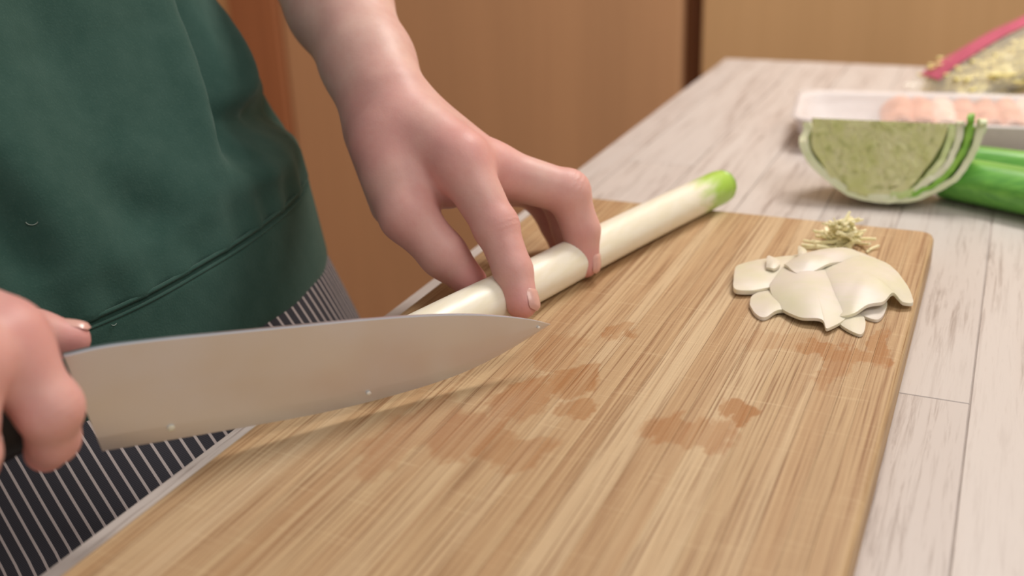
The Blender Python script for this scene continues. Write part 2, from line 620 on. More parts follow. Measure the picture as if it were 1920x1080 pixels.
# leaf layers seen on the cut ends
for (t0, c, d) in ((1, leek_pts[-1], np.array([0.019, 0.065, 0])), (0, leek_pts[0], np.array([-0.0175, -0.065, 0]))):
    d = d / np.linalg.norm(d)
    for r in (0.0085, 0.0055):
        c0 = np.array(c) - d * 0.002
        lay = sweep('leaf_layer', [c0, c0 + d * (0.0032 + 0.0004 * (r < .006))], lambda t, r=r: r * (1 if t < 0.9 else 0.95), MAT['leek'], leek, n=4, seg=24)
        lay.data.attributes['along'].data.foreach_set('value', [float(t0) * (0.93 if r > 0.006 else 0.86)] * len(lay.data.vertices))

# ------------------------------------------------------------------ knife
tip = on_z(1032, 607, 0.0375)
heel = at(192, 846, 0.406)
ax = tip - heel
L = np.linalg.norm(ax[:2])
kx = np.array([ax[0], ax[1], 0]) / L                # along the blade, horizontal
kz = np.array([0.0, 0.0, 1.0])
kz = kz + 0.0 * kx
ky = np.cross(kz, kx)                               # away from the camera
knife = tag(empty('kitchen_knife'), 'broad steel kitchen knife with a black handle held in the right hand', 'knife')


def kp(s, h, y=0.0):
    """s along the blade from heel (0) to tip (L), h height above the heel"""
    return heel + kx * s + kz * h + ky * y


def from_px(px, py):
    """pixel -> s, h in the blade plane"""
    v = C2W @ np.array([(px - 960) / FPX, (540 - py) / FPX, -1.0])
    t = np.dot(heel - CAMP, ky) / np.dot(v, ky)
    p = CAMP + v * t - heel
    return np.dot(p, kx), p[2]


sp_px = [(118, 664), (200, 646), (340, 630), (520, 613), (680, 598), (800, 590), (890, 589), (960, 594), (1005, 601), (1032, 608)]
ed_px = [(165, 790), (192, 846), (330, 823), (520, 790), (640, 766), (760, 735), (860, 702), (940, 664), (1000, 628), (1032, 608)]
SPN = catmull([from_px(*p) for p in sp_px], 60)
EDG = catmull([from_px(*p) for p in ed_px[1:]], 60)
V, F = [], []
for i in range(60):
    s, e = SPN[i], EDG[i]
    th = 0.0011 * (1 - 0.55 * i / 59)
    for (u, w) in ((0.0, 0.85), (0.015, 1.0), (0.5, 0.85), (0.85, 0.5), (1.0, 0.06), (0.85, -0.5), (0.5, -0.85), (0.015, -1.0), (0.0, -0.85)):
        q = s + (e - s) * u
        V.append(kp(q[0], q[1], -w * th))
F = grid_faces(60, 9, False, True)
F.append(tuple(range(8, -1, -1)))
F.append(tuple(59 * 9 + k for k in range(9)))
blade = pyd('blade', V, F, MAT['steel'], knife, sm=False)
# handle: rounded bar behind the heel
s_top, s_bot = SPN[0], np.array(EDG[0]) * 0.40 + np.array(SPN[0]) * 0.60
hc = (np.array(s_top) + s_bot) / 2
hl = 0.118
V = []
for i in range(24):
    t = i / 23
    s = hc[0] - 0.002 - hl * t
    hh = 0.0125 + 0.0022 * math.sin(math.pi * t * 1.1) + 0.003 * sstep(0.8, 1.0, t)
    zc = hc[1] - 0.006 - 0.030 * t - 0.003 * sstep(0.75, 1, t)
    for k in range(20):
        a = 2 * math.pi * k / 20
        ca, sa = math.cos(a), math.sin(a)
        sq = (abs(ca) ** 4 + abs(sa) ** 4) ** -0.25
        V.append(kp(s, zc + sa * sq * hh * 0.95, ca * sq * 0.0085 * (1 + 0.15 * math.sin(math.pi * t))))
F = grid_faces(24, 20, False, True) + [tuple(range(20))[::-1], tuple(23 * 20 + k for k in range(20))]
handle = pyd('handle', V, F, MAT['black'], knife)
for t in (0.25, 0.5, 0.75):
    s = hc[0] - hl * t
    zc = hc[1] - 0.006 - 0.030 * t
    bm = bmesh.new()
    bmesh.ops.create_cone(bm, cap_ends=True, segments=16, radius1=0.0032, radius2=0.0030, depth=0.0206)
    rot = Vector(ky).to_track_quat('Z', 'Y').to_matrix().to_4x4()
    bmesh.ops.transform(bm, matrix=Matrix.Translation(Vector(kp(s, zc))) @ rot, verts=bm.verts)
    obj('rivet', bm, MAT['rivet'], handle)
# wet bits stuck to the blade
for (px, py, r) in ((320, 801, 0.0016), (690, 736, 0.0011), (1008, 613, 0.0008)):
    s, h = from_px(px, py)
    bm = bmesh.new()
    bmesh.ops.create_icosphere(bm, subdivisions=2, radius=r)
    c = kp(s, h, -0.0010)
    for v in bm.verts:
        v.co = Vector(c) + Vector(kx) * v.co.x + Vector(kz) * v.co.z * 0.9 + Vector(ky) * v.co.y * 0.5
    bt = obj('leek_bit', bm, MAT['onion'], sm=True)
    tag(bt, {320: 'larger pale wet speck stuck near the heel end of the knife blade', 690: 'small pale speck stuck mid-way along the knife blade edge',
             1008: 'tiny pale speck stuck at the knife tip'}[px], 'food bit', 'wet specks on the blade')

# ------------------------------------------------------------------ signed distance meshing for the body
def cone(P, a, b, ra, rb):
    a = np.asarray(a, np.float32); b = np.asarray(b, np.float32)
    ab = b - a
    l2 = float(ab @ ab) + 1e-12
    X, Y, Z = P
    px, py, pz = X - a[0], Y - a[1], Z - a[2]
    t = np.clip((px * ab[0] + py * ab[1] + pz * ab[2]) / l2, 0, 1)
    px -= t * ab[0]; py -= t * ab[1]; pz -= t * ab[2]
    return np.sqrt(px * px + py * py + pz * pz) - (ra + (rb - ra) * t)


def smin(a, b, k):
    h = np.clip(0.5 + 0.5 * (b - a) / k, 0, 1)
    return b + (a - b) * h - k * h * (1 - h)


def grid(lo, hi, h):
    ax_ = [np.arange(lo[i], hi[i] + h, h, dtype=np.float32) for i in range(3)]
    return np.meshgrid(*ax_, indexing='ij', copy=True), ax_


def surface_net(f, axs):
    h = axs[0][1] - axs[0][0]
    lo = np.array([a[0] for a in axs])
    s = f < 0
    n = np.array(f.shape) - 1
    cnt = np.zeros(n, np.int8)
    for dx in (0, 1):
        for dy in (0, 1):
            for dz in (0, 1):
                cnt += s[dx:n[0] + dx, dy:n[1] + dy, dz:n[2] + dz]
    act = (cnt > 0) & (cnt < 8)
    idx = np.argwhere(act)
    vid = np.full(n, -1, np.int64)
    vid[act] = np.arange(len(idx))
    acc = np.zeros((len(idx), 3)); num = np.zeros(len(idx))
    cor = [(a, b, c) for a in (0, 1) for b in (0, 1) for c in (0, 1)]
    for p in cor:
        for d in range(3):
            if p[d] == 0:
                q = list(p); q[d] = 1
                fa = f[idx[:, 0] + p[0], idx[:, 1] + p[1], idx[:, 2] + p[2]]
                fb = f[idx[:, 0] + q[0], idx[:, 1] + q[1], idx[:, 2] + q[2]]
                m = (fa < 0) != (fb < 0)
                t = np.where(m, fa / np.where(m, fa - fb, 1), 0)
                pos = np.tile(np.array(p, float), (len(idx), 1))
                pos[:, d] = t
                acc += np.where(m[:, None], pos, 0)
                num += m
    V = lo + (idx + acc / num[:, None]) * h
    F = []
    for d in range(3):
        sl = [slice(1, -1)] * 3
        sl[d] = slice(0, -1)
        s0 = s[tuple(sl)]
        sl2 = list(sl); sl2[d] = slice(1, None)
        s1 = s[tuple(sl2)]
        e = np.argwhere(s0 != s1)
        if len(e) == 0: continue
        inside = s0[tuple(e.T)]
        b = e + 1
        b[:, d] -= 1
        u, w = (d + 1) % 3, (d + 2) % 3
        def g(du, dw):
            c = b.copy(); c[:, u] -= du; c[:, w] -= dw
            return vid[c[:, 0], c[:, 1], c[:, 2]]
        q = np.stack([g(0, 0), g(1, 0), g(1, 1), g(0, 1)], 1)
        q[~inside] = q[~inside][:, ::-1]
        F.append(q)
    F = np.concatenate(F)
    return V, F


def chain(P, joints, k=0.004):
    d = None
    for (a, ra), (b, rb) in zip(joints[:-1], joints[1:]):
        c = cone(P, a, b, ra, rb)
        d = c if d is None else smin(d, c, k)
    return d


def J(x, y, d, r):
    return (at(x, y, d), r)


# ------------------------------------------------------------------ left hand and forearm
LW = J(726, 190, 0.574, 0.0225)
l_fore = [J(585, -100, 0.660, 0.0345), J(636, 10, 0.628, 0.0290), J(690, 118, 0.595, 0.0240), LW]
l_mcp = [J(862, 302, 0.545, 0.0145), J(918, 318, 0.566, 0.0135), J(950, 332, 0.586, 0.0122), J(950, 345, 0.604, 0.0105)]
l_fing = [
    [l_mcp[0], J(930, 425, 0.536, 0.0110), J(962, 508, 0.530, 0.0097), J(978, 568, 0.526, 0.0082)],
    [l_mcp[1], J(1064, 360, 0.572, 0.0116), J(1090, 432, 0.577, 0.0100), J(1094, 492, 0.580, 0.0086)],
    [l_mcp[2], J(1042, 356, 0.597, 0.0106), J(1066, 430, 0.602, 0.0092), J(1074, 482, 0.606, 0.0080)],
    [l_mcp[3], J(1008, 368, 0.618, 0.0090), J(1040, 424, 0.622, 0.0080), J(1056, 468, 0.625, 0.0070)]]
l_thumb = [J(726, 268, 0.560, 0.0178), J(764, 402, 0.546, 0.0142), J(832, 478, 0.546, 0.0116), J(882, 528, 0.548, 0.0088)]
l_extra = [(J(750, 235, 0.562, 0.020), J(850, 300, 0.552, 0.0165)), (J(742, 330, 0.556, 0.016), J(842, 345, 0.560, 0.013)),
           (J(706, 250, 0.580, 0.018), J(742, 380, 0.566, 0.014)), (J(676, 112, 0.594, 0.0205), J(722, 262, 0.564, 0.0180))]

# right hand on the knife handle
def JR(x, y, d, r):
    return J(x, y, d * 0.955, r * 0.965)


RW = JR(-205, 560, 0.372, 0.0235)
r_fore = [JR(-640, 420, 0.46, 0.038), JR(-420, 490, 0.405, 0.0315), RW]
r_mcp = [JR(2, 648, 0.372, 0.0150), JR(-75, 680, 0.353, 0.0135), JR(-150, 700, 0.341, 0.0125), JR(-220, 705, 0.334, 0.0112)]
r_fing = [
    [r_mcp[0], JR(92, 765, 0.376, 0.0108), JR(100, 822, 0.386, 0.0090), JR(86, 846, 0.395, 0.0078)],
    [r_mcp[1], JR(-78, 785, 0.351, 0.0112), JR(-58, 850, 0.356, 0.0098), JR(-48, 872, 0.370, 0.0084)],
    [r_mcp[2], JR(-158, 805, 0.338, 0.0106), JR(-160, 872, 0.346, 0.0092), JR(-170, 890, 0.360, 0.0080)],
    [r_mcp[3], JR(-245, 810, 0.330, 0.0092), JR(-255, 872, 0.336, 0.0082), JR(-270, 888, 0.348, 0.0072)]]
r_thumb = [JR(-120, 605, 0.388, 0.0165), JR(-20, 612, 0.415, 0.0125), JR(66, 630, 0.432, 0.0098), JR(134, 637, 0.438, 0.0076)]
r_extra = [(JR(-110, 610, 0.372, 0.018), JR(-10, 640, 0.375, 0.0150)), (JR(-100, 690, 0.372, 0.015), JR(-20, 660, 0.392, 0.012))]


def hand_mesh(fore, mcp, fing, thumb, extra, h=0.0015, crease=1.0):
    allj = fore + mcp + sum(fing, []) + thumb
    pts = np.array([j[0] for j in allj])
    lo = pts.min(0) - 0.04
    hi = pts.max(0) + 0.04
    P, axs = grid(lo, hi, h)
    wr = fore[-1]
    palm = chain(P, fore, 0.01)
    for m in mcp:
        palm = smin(palm, cone(P, wr[0], m[0], wr[1] * 0.72, m[1] * 0.97), 0.007)
    for a, b in zip(mcp[:-1], mcp[1:]):
        palm = smin(palm, cone(P, a[0], b[0], a[1] * 0.9, b[1] * 0.9), 0.006)
    for a, b in extra:
        palm = smin(palm, cone(P, a[0], b[0], a[1] * 0.95, b[1] * 0.95), 0.006)
    f = palm
    for fg in fing:
        c = chain(P, fg, 0.003)
        # slight swelling of the middle joint
        c = smin(c, cone(P, fg[1][0], fg[1][0], fg[1][1] * 1.04, fg[1][1] * 1.04), 0.003)
        f = smin(f, smin(palm, c, 0.007), 0.0012)
    c = chain(P, thumb, 0.005)
    f = smin(f, smin(palm, c, 0.010), 0.0012)
    V, F = surface_net(f, axs)
    # redness near knuckles and finger tips
    red = np.zeros(len(V))
    for fg in fing + [thumb]:
        for (q, r), w in zip(fg, (0.75, 0.55, 0.35, 0.9)):
            red = np.maximum(red, w * np.exp(-(np.linalg.norm(V - q, axis=1) / (r * 1.5)) ** 2))
        for (a, ra), (b, rb) in zip(fg[1:-1], fg[2:]):
            ab = b - a
            tt = np.clip((V - a) @ ab / (ab @ ab), 0, 1)
            red = np.maximum(red, 0.45 * np.exp(-(np.linalg.norm(V - a - tt[:, None] * ab, axis=1) / (ra * 1.4)) ** 2))
    # coordinate across the skin creases of the middle finger joints
    cx_, cm_ = np.zeros(len(V)), np.zeros(len(V))
    for fg in fing:
        q = fg[1][0]
        u = fg[2][0] - fg[0][0]; u /= np.linalg.norm(u)
        bend = q - (fg[0][0] + fg[2][0]) / 2
        bend /= np.linalg.norm(bend)
        rel = V - q
        m = np.exp(-((rel @ u) / 0.0055) ** 2) * np.exp(-(np.linalg.norm(rel, axis=1) / 0.016) ** 4) * sstep(0.0, 0.006, rel @ bend)
        sel = m > cm_
        cx_[sel] = (rel @ u)[sel]
        cm_ = np.maximum(cm_, m)
    return V, F, red, cx_, cm_ * crease


parts = [hand_mesh(l_fore, l_mcp, l_fing, l_thumb, l_extra), hand_mesh(r_fore, r_mcp, r_fing, r_thumb, r_extra, crease=0.4)]

# torso, upper arms, neck, head and legs (under the clothes or out of view) at a coarser size
PY = 0.40                                            # the person faces the table (+x)
SH_L, SH_R = np.array([-0.64, 0.57, 0.50]), np.array([-0.64, 0.22, 0.50])
EL_L, EL_R = np.array([-0.545, 0.665, 0.285]), np.array([-0.66, 0.10, 0.22])


def torso_c(z):
    return np.array([np.interp(z, [-0.5, -0.05, 0.05, 0.16, 0.5, 0.6], [-0.46, -0.452, -0.478, -0.528, -0.63, -0.65]), PY, z])


P, axs = grid((-0.85, -0.05, FZ), (-0.25, 0.85, 0.86), 0.008)
f = cone(P, torso_c(-0.05) + [0, 0.05, 0], torso_c(0.40) + [0, 0.07, 0], 0.085, 0.09)
f = smin(f, cone(P, torso_c(-0.05) - [0, 0.05, 0], torso_c(0.40) - [0, 0.07, 0], 0.085, 0.09), 0.04)
f = smin(f, cone(P, SH_L, SH_R, 0.05, 0.05), 0.05)
f = smin(f, cone(P, torso_c(0.5), torso_c(0.5) + [0.01, 0, 0.1], 0.052, 0.050), 0.03)
f = smin(f, cone(P, (-0.605, PY, 0.70), (-0.595, PY, 0.665), 0.085, 0.060), 0.02)      # head
f = smin(f, cone(P, (-0.60, PY, 0.74), (-0.62, PY, 0.74), 0.078, 0.085), 0.03)
f = smin(f, cone(P, (-0.517, PY, 0.70), (-0.503, PY, 0.675), 0.008, 0.011), 0.015)     # nose
for s in (-1, 1):
    f = smin(f, cone(P, (-0.615, PY + s * 0.082, 0.715), (-0.61, PY + s * 0.082, 0.685), 0.014, 0.009), 0.008)
    f = smin(f, cone(P, (-0.47, PY + s * 0.085, -0.08), (-0.46, PY + s * 0.09, -0.42), 0.080, 0.055), 0.03)
    f = smin(f, cone(P, (-0.46, PY + s * 0.09, -0.42), (-0.47, PY + s * 0.09, -0.76), 0.055, 0.036), 0.02)
    f = smin(f, cone(P, (-0.48, PY + s * 0.09, -0.782), (-0.30, PY + s * 0.11, -0.79), 0.036, 0.030), 0.03)
for sh, el, fo in ((SH_L, EL_L, l_fore), (SH_R, EL_R, r_fore)):
    f = smin(f, cone(P, sh, el, 0.052, 0.042), 0.03)
    f = smin(f, cone(P, el, fo[0][0], 0.040, fo[0][1] * 0.93), 0.02)
V, F = surface_net(f, axs)
zr = np.zeros(len(V))
parts.append((V, F, zr, zr, zr))
VV, FF, RR, XX, MM, off = [], [], [], [], [], 0
for V, F, r, cx_, cm_ in parts:
    VV.append(V); FF.append(F + off); RR.append(r); XX.append(cx_); MM.append(cm_); off += len(V)
person = pyd('person', np.concatenate(VV), np.concatenate(FF), MAT['skin'])
for nm, arr in (('redness', RR), ('crease_x', XX), ('crease_m', MM)):
    a_ = person.data.attributes.new(nm, 'FLOAT', 'POINT')
    a_.data.foreach_set('value', np.concatenate(arr).astype(np.float32))
tag(person, 'person in a green sweatshirt and striped apron, slicing leek with a knife', 'person')
ms = person.modifiers.new('smooth', 'SMOOTH')
ms.factor = 0.5
ms.iterations = 3


# finger nails
def nail(fg, dorsal, w, l):
    (a, ra), (b, rb) = fg[-2], fg[-1]
    t = (b - a) / np.linalg.norm(b - a)
    n = dorsal - t * (dorsal @ t); n /= np.linalg.norm(n)
    s = np.cross(t, n)
    V = []
    for i in range(9):
        u = -1 + 2 * i / 8
        for k in range(9):
            v = -1 + 2 * k / 8
            ww = w * (1 - 0.25 * max(0, u) ** 4)
            r = rb * 1.11
            ang = v * ww / r
            e = max(abs(u), abs(v))
            V.append(b + t * (l * u * (1 - 0.25 * v * v * (u > 0)) + 0.0005) + n * (r * math.cos(ang) - 0.0011 * (e > 0.95)) + s * r * math.sin(ang) - n * 0.0014 * max(0, u) ** 2)
    pyd('fingernail', V, grid_faces(9, 9), MAT['nail'], person)


up = np.array([0.2, 0.0, 1.0])
nail(l_fing[0], np.array([0.9, 0.25, 0.5]), 0.0062, 0.0058)
nail(l_fing[1], np.array([0.9, 0.25, 0.5]), 0.0062, 0.0058)
nail(l_fing[2], np.array([0.9, 0.35, 0.4]), 0.0058, 0.0054)
nail(l_fing[3], np.array([0.9, 0.35, 0.4]), 0.0050, 0.0046)
nail(r_thumb, np.array([-0.2, 0.5, 0.9]), 0.0066, 0.0062)


# ------------------------------------------------------------------ clothes
def fold(th, z, th0, z0, th1, z1, w, amp):
    """ridge along a segment in (theta, z); theta scaled to metres by 0.15"""
    a = np.array([th0 * 0.15, z0]); b = np.array([th1 * 0.15, z1])
    p = np.array([th * 0.15, z]); ab = b - a
    t = min(1, max(0, (p - a) @ ab / (ab @ ab)))
    d = np.linalg.norm(p - a - t * ab) / w
    return amp * math.exp(-d * d) * (0.35 + 0.65 * math.sin(math.pi * (0.1 + 0.8 * t)))


ZK = [0.003, 0.010, 0.046, 0.049, 0.053, 0.070, 0.10, 0.16, 0.25, 0.36, 0.45, 0.50, 0.535]
AK = [0.118, 0.121, 0.123, 0.1215, 0.1235, 0.127, 0.124, 0.119, 0.112, 0.106, 0.095, 0.07, 0.055]
BK = [0.166, 0.168, 0.168, 0.1665, 0.168, 0.169, 0.168, 0.168, 0.168, 0.168, 0.165, 0.11, 0.06]
FOLDS = [(0.28, 0.185, 0.09, 0.080, 0.011, 0.009), (0.43, 0.165, 0.24, 0.092, 0.010, -0.013), (0.78, 0.145, 0.50, 0.105, 0.012, 0.007),
         (0.28, 0.098, 0.95, 0.088, 0.011, -0.017), (-0.10, 0.195, -0.13, 0.125, 0.014, -0.008), (-0.17, 0.100, -0.10, 0.062, 0.012, -0.007),
         (-0.02, 0.105, 0.0, 0.066, 0.010, 0.004), (-0.42, 0.155, -0.33, 0.080, 0.015, 0.006), (0.18, 0.076, 0.46, 0.068, 0.008, 0.006),
         (-0.9, 0.16, -0.7, 0.09, 0.02, 0.006), (-0.55, 0.12, -0.5, 0.07, 0.012, -0.005)]


def ring_pt(th, z, A, B, zs=0.0):
    c = torso_c(z)
    ca, sa = math.cos(th), math.sin(th)
    e = 2 / 2.4
    return np.array([c[0] + A * math.copysign(abs(ca) ** e, ca), c[1] + B * math.copysign(abs(sa) ** e, sa), z + zs])


zz = np.concatenate([np.linspace(0.003, 0.044, 16), np.linspace(0.0455, 0.055, 12), np.linspace(0.058, 0.25, 70), np.linspace(0.26, 0.535, 30)])
NTH = 220
V = []
for i, z in enumerate(zz):
    A, B = np.interp(z, ZK, AK), np.interp(z, ZK, BK)
    for k in range(NTH):
        th = -math.pi + 2 * math.pi * k / NTH
        dsp = 0.0
        if z > 0.05:
            w = min(1, (z - 0.05) / 0.03) * (1 if z < 0.3 else max(0, (0.45 - z) / 0.15))
            for fo in FOLDS:
                dsp += w * fold(th, z, *fo)
            dsp += w * 0.006 * mnoise.noise(Vector((th * 1.6, z * 9, 2.0)))
            # soft gathers rising from the rib seam
            dsp += 0.0016 * math.sin(th * 38 + 2 * math.sin(th * 5)) * math.exp(-(z - 0.053) / 0.02)
        else:
            dsp += 0.0004 * math.sin(th * 420) * 0.5
        V.append(ring_pt(th, z, A + dsp, B + dsp, 0.004 * math.sin(3 * th) - 0.009 * sstep(-0.35, 0.35, th) * (1 - sstep(0.003, 0.046, z))))
F = grid_faces(len(zz), NTH, False, True, flip=True)
shirt = pyd('sweatshirt', V, F, MAT['fleece'], person)
so = shirt.modifiers.new('thick', 'SOLIDIFY'); so.thickness = 0.003; so.offset = -1
shirt['label'] = 'dark green fleece sweatshirt'
# double seam above the ribbed hem
for (dz, r) in ((0.0515, 0.0011), (0.0475, 0.0009)):
    A, B = np.interp(dz, ZK, AK) + 0.0004, np.interp(dz, ZK, BK) + 0.0004
    pts = [ring_pt(-math.pi + 2 * math.pi * k / 160, dz, A, B, 0.004 * math.sin(3 * (-math.pi + 2 * math.pi * k / 160))) for k in range(161)]
    sweep('hem_seam', pts, lambda t, r=r: r, MAT['fleece'], shirt, n=161, seg=6, caps=False, along=False)
for sh, el in ((SH_L, EL_L), (SH_R, EL_R)):
    sl = sweep('sleeve', [sh + (sh - el) * 0.15, sh * 0.5 + el * 0.5, sh * 0.12 + el * 0.88], lambda t: 0.064 - 0.006 * t + 0.004 * (t > 0.9), MAT['fleece'], shirt, n=40, seg=32, up=(1, 0, 0), caps=False, along=False,
               fn=lambda t, a: 1 + 0.05 * math.sin(14 * t + 3 * math.sin(a)) * t)
    q = sl.modifiers.new('thick', 'SOLIDIFY'); q.thickness = 0.003
# lint on the shirt
def on_shirt(px, py):
    v = C2W @ np.array([(px - 960) / FPX, (540 - py) / FPX, -1.0])
    dg = bpy.context.evaluated_depsgraph_get()
    ok, loc, nor, _ = shirt.evaluated_get(dg).ray_cast(Vector(CAMP), Vector(v).normalized())
    return (np.array(loc), np.array(nor)) if ok else (None, None)


# apron (front and sides), stripes follow the cloth
NA, NZ = 150, 60
V, UV = [], []
for i in range(NZ):
    z = 0.040 - 0.556 * (i / (NZ - 1))
    A = np.interp(z, [-0.52, -0.20, -0.10, 0.0, 0.040], [0.150, 0.139, 0.131, 0.120, 0.112])
    B = np.interp(z, [-0.52, -0.20, -0.10, 0.0, 0.040], [0.225, 0.200, 0.185, 0.166, 0.160])
    for k in range(NA):
        th = math.radians(-150 + 300 * k / (NA - 1))
        g = min(1, max(0, (-z - 0.05) / 0.2))
        dsp = g * (0.010 * math.sin(th * 7 + 1.3 * math.sin(z * 9)) + 0.004 * math.sin(th * 15 + 1))
        p = ring_pt(th, z, A + dsp, B + dsp)
        if p[0] > TX0 - 0.010:
            p[0] = TX0 - 0.010 - 0.0
        V.append(p)
        UV.append((th * 0.165, z))
F = grid_faces(NZ, NA, False, False)
apron = pyd('apron', V, F, MAT['apron'], person)
uvl = apron.data.uv_layers.new(name='UVMap')
li = np.zeros(len(apron.data.loops), np.int32)
apron.data.loops.foreach_get('vertex_index', li)
uvl.data.foreach_set('uv', np.array(UV, np.float32)[li].ravel())
apron['label'] = 'dark waist apron with thin white pinstripes'
so = apron.modifiers.new('thick', 'SOLIDIFY'); so.thickness = 0.0015; so.offset = -1
# trousers
for s in (-1, 1):
    sweep('trouser_leg', [(-0.47, PY + s * 0.085, -0.02), (-0.463, PY + s * 0.09, -0.42), (-0.472, PY + s * 0.09, -0.745)], lambda t: 0.092 - 0.03 * t, MAT['trouser'], person, n=30, seg=24, up=(1, 0, 0), along=False)
# short hair cap
P, axs = grid((-0.74, PY - 0.12, 0.62), (-0.48, PY + 0.12, 0.86), 0.006)
f = smin(cone(P, (-0.60, PY, 0.745), (-0.632, PY, 0.735), 0.085, 0.092), cone(P, (-0.63, PY, 0.70), (-0.64, PY, 0.66), 0.078, 0.06), 0.03)
f = np.maximum(f, -(cone(P, (-0.52, PY, 0.68), (-0.50, PY, 0.60), 0.075, 0.08)))
V, F = surface_net(f, axs)
pyd('hair', V, F, MAT['hair'], person)

for (px, py, r) in ((60, 412, 0.0028), (212, 606, 0.0014)):
    c, nrm = on_shirt(px, py)
    if c is None: continue
    t1 = np.cross(nrm, [0, 0, 1.0]); t1 /= np.linalg.norm(t1)
    t2 = np.cross(nrm, t1)
    pts = [c + nrm * 0.0006 + t1 * r * math.cos(a) + t2 * r * 0.8 * math.sin(a) for a in np.linspace(0.3, 2.6, 7)]
    l = sweep('lint', pts, lambda t: 0.00022, MAT['lint'], None, n=14, seg=5, along=False)
    tag(l, 'curled white lint thread on the chest of the green sweatshirt' if px == 60 else 'short white lint thread near the sweatshirt hem', 'lint', 'lint threads on the sweatshirt')
# ------------------------------------------------------------------ onion slices
def petal(name, outline, z0, dome, thick, label, tilt=0.0, turn=0.0):
    """piece of an onion layer: outline in pixels laid on the board, bent like a shell about its long axis"""
    P2 = np.array([on_z(x, y, z0)[:2] for x, y in outline])
    c = (P2.max(0) + P2.min(0)) / 2
    w_, ev = np.linalg.eigh(np.cov((P2 - c).T))
    ang = math.atan2(ev[1, 1], ev[0, 1]) + turn
    ul, ua = np.array([math.cos(ang), math.sin(ang)]), np.array([-math.sin(ang), math.cos(ang)])
    vm = np.abs((P2 - c) @ ua).max()
    um = np.abs((P2 - c) @ ul).max()
    nO = 90
    Q = catmull([np.append(p, 0) for p in list(P2) + [P2[0]]], nO + 1)[:-1, :2]
    Rk = np.linalg.norm(Q - c, axis=1)
    Rs = np.mean([np.roll(Rk, q) for q in range(-14, 15)], axis=0)       # rounded outline for the bend
    rings = 10
    V = []
    for side in (1, 0):
        for i in range(rings):
            u = i / (rings - 1)
            for k in range(nO):
                p = c + (Q[k] - c) * u
                va, vl = (p - c) @ ua / vm, (p - c) @ ul / um
                z = z0 + dome * (0.45 * (1 - va * va) * (1 - 0.35 * vl * vl) + 0.55 * max(-0.25, 1 - (u * Rk[k] / Rs[k]) ** 2.4)) + tilt * (p[0] - c[0])
                z += 0.0004 * mnoise.noise(Vector((p[0] * 120, p[1] * 120, z0 * 300)))
                V.append((p[0], p[1], max(z, BZ + 0.0002) + (thick if side else 0.0)))
    F = []
    n1 = rings * nO
    for i in range(rings - 1):
        for k in range(nO):
            a, b = i * nO + k, i * nO + (k + 1) % nO
            F.append((a, a + nO, b + nO, b))
            F.append((n1 + b, n1 + b + nO, n1 + a + nO, n1 + a))
    nf_ = len(F)
    for k in range(nO):
        a, b = (rings - 1) * nO + k, (rings - 1) * nO + (k + 1) % nO
        F.append((a, n1 + a, n1 + b, b))
    o = pyd(name, V, F, MAT['onion'])
    # crisp cut edge: give the rim its own corner normals by marking its edges sharp
    rimv = set(range((rings - 1) * nO, rings * nO)) | set(range(n1 + (rings - 1) * nO, n1 + rings * nO))
    for e in o.data.edges:
        a, b = e.vertices
        if a in rimv and b in rimv and (a >= n1) == (b >= n1):
            e.use_edge_sharp = True
    return tag(o, label, 'onion slice', 'onion slices on the board')


petal('onion_slice', [(1405, 578), (1412, 560), (1450, 548), (1490, 560), (1500, 588), (1460, 592), (1432, 602), (1415, 594)], BZ, 0.002, 0.002,
      'small curled onion piece at the lower left of the onion pile')
petal('onion_slice', [(1375, 532), (1385, 508), (1440, 498), (1500, 490), (1560, 492), (1560, 520), (1500, 540), (1440, 552), (1380, 556)], BZ, 0.004, 0.0025,
      'long pale onion strip pointing left out of the onion pile', tilt=-0.05)
petal('onion_slice', [(1470, 500), (1520, 480), (1560, 470), (1600, 474), (1610, 492), (1560, 505), (1500, 520)], BZ + 0.007, 0.004, 0.0015,
      'translucent onion strip along the back of the onion pile')
petal('onion_slice', [(1562, 600), (1580, 580), (1612, 590), (1622, 612), (1616, 632), (1596, 628), (1575, 615)], BZ, 0.0012, 0.0016,
      'ragged onion flap lowest in the onion pile')
petal('onion_slice', [(1600, 575), (1640, 560), (1662, 570), (1658, 592), (1645, 605), (1622, 600), (1606, 592)], BZ, 0.0015, 0.0016,
      'ragged onion flap under the large right onion slice')
petal('onion_slice', [(1440, 530), (1462, 498), (1510, 482), (1560, 490), (1590, 520), (1600, 570), (1590, 600), (1552, 624), (1540, 612), (1500, 606), (1462, 585), (1445, 560)], BZ + 0.0008, 0.0070, 0.0016,
      'cupped onion slice in the middle of the onion pile')
petal('onion_slice', [(1528, 545), (1532, 500), (1560, 478), (1610, 482), (1655, 505), (1690, 540), (1712, 570), (1690, 574), (1672, 568), (1655, 582), (1625, 588), (1590, 600), (1550, 592)], BZ + 0.0020, 0.0075, 0.0018,
      'largest smooth onion slice on the right of the onion pile')
for (tri, lab) in ((((1496, 490), (1497, 466), (1512, 478), (1510, 492)), 'tiny pointed onion chip at the back of the onion pile, right of the other chip'),
                   (((1436, 505), (1440, 484), (1462, 498), (1452, 508)), 'tiny pointed onion chip at the back of the onion pile, left of the other chip')):
    petal('onion_chip', list(tri), BZ + 0.007, 0.0015, 0.0015, lab)

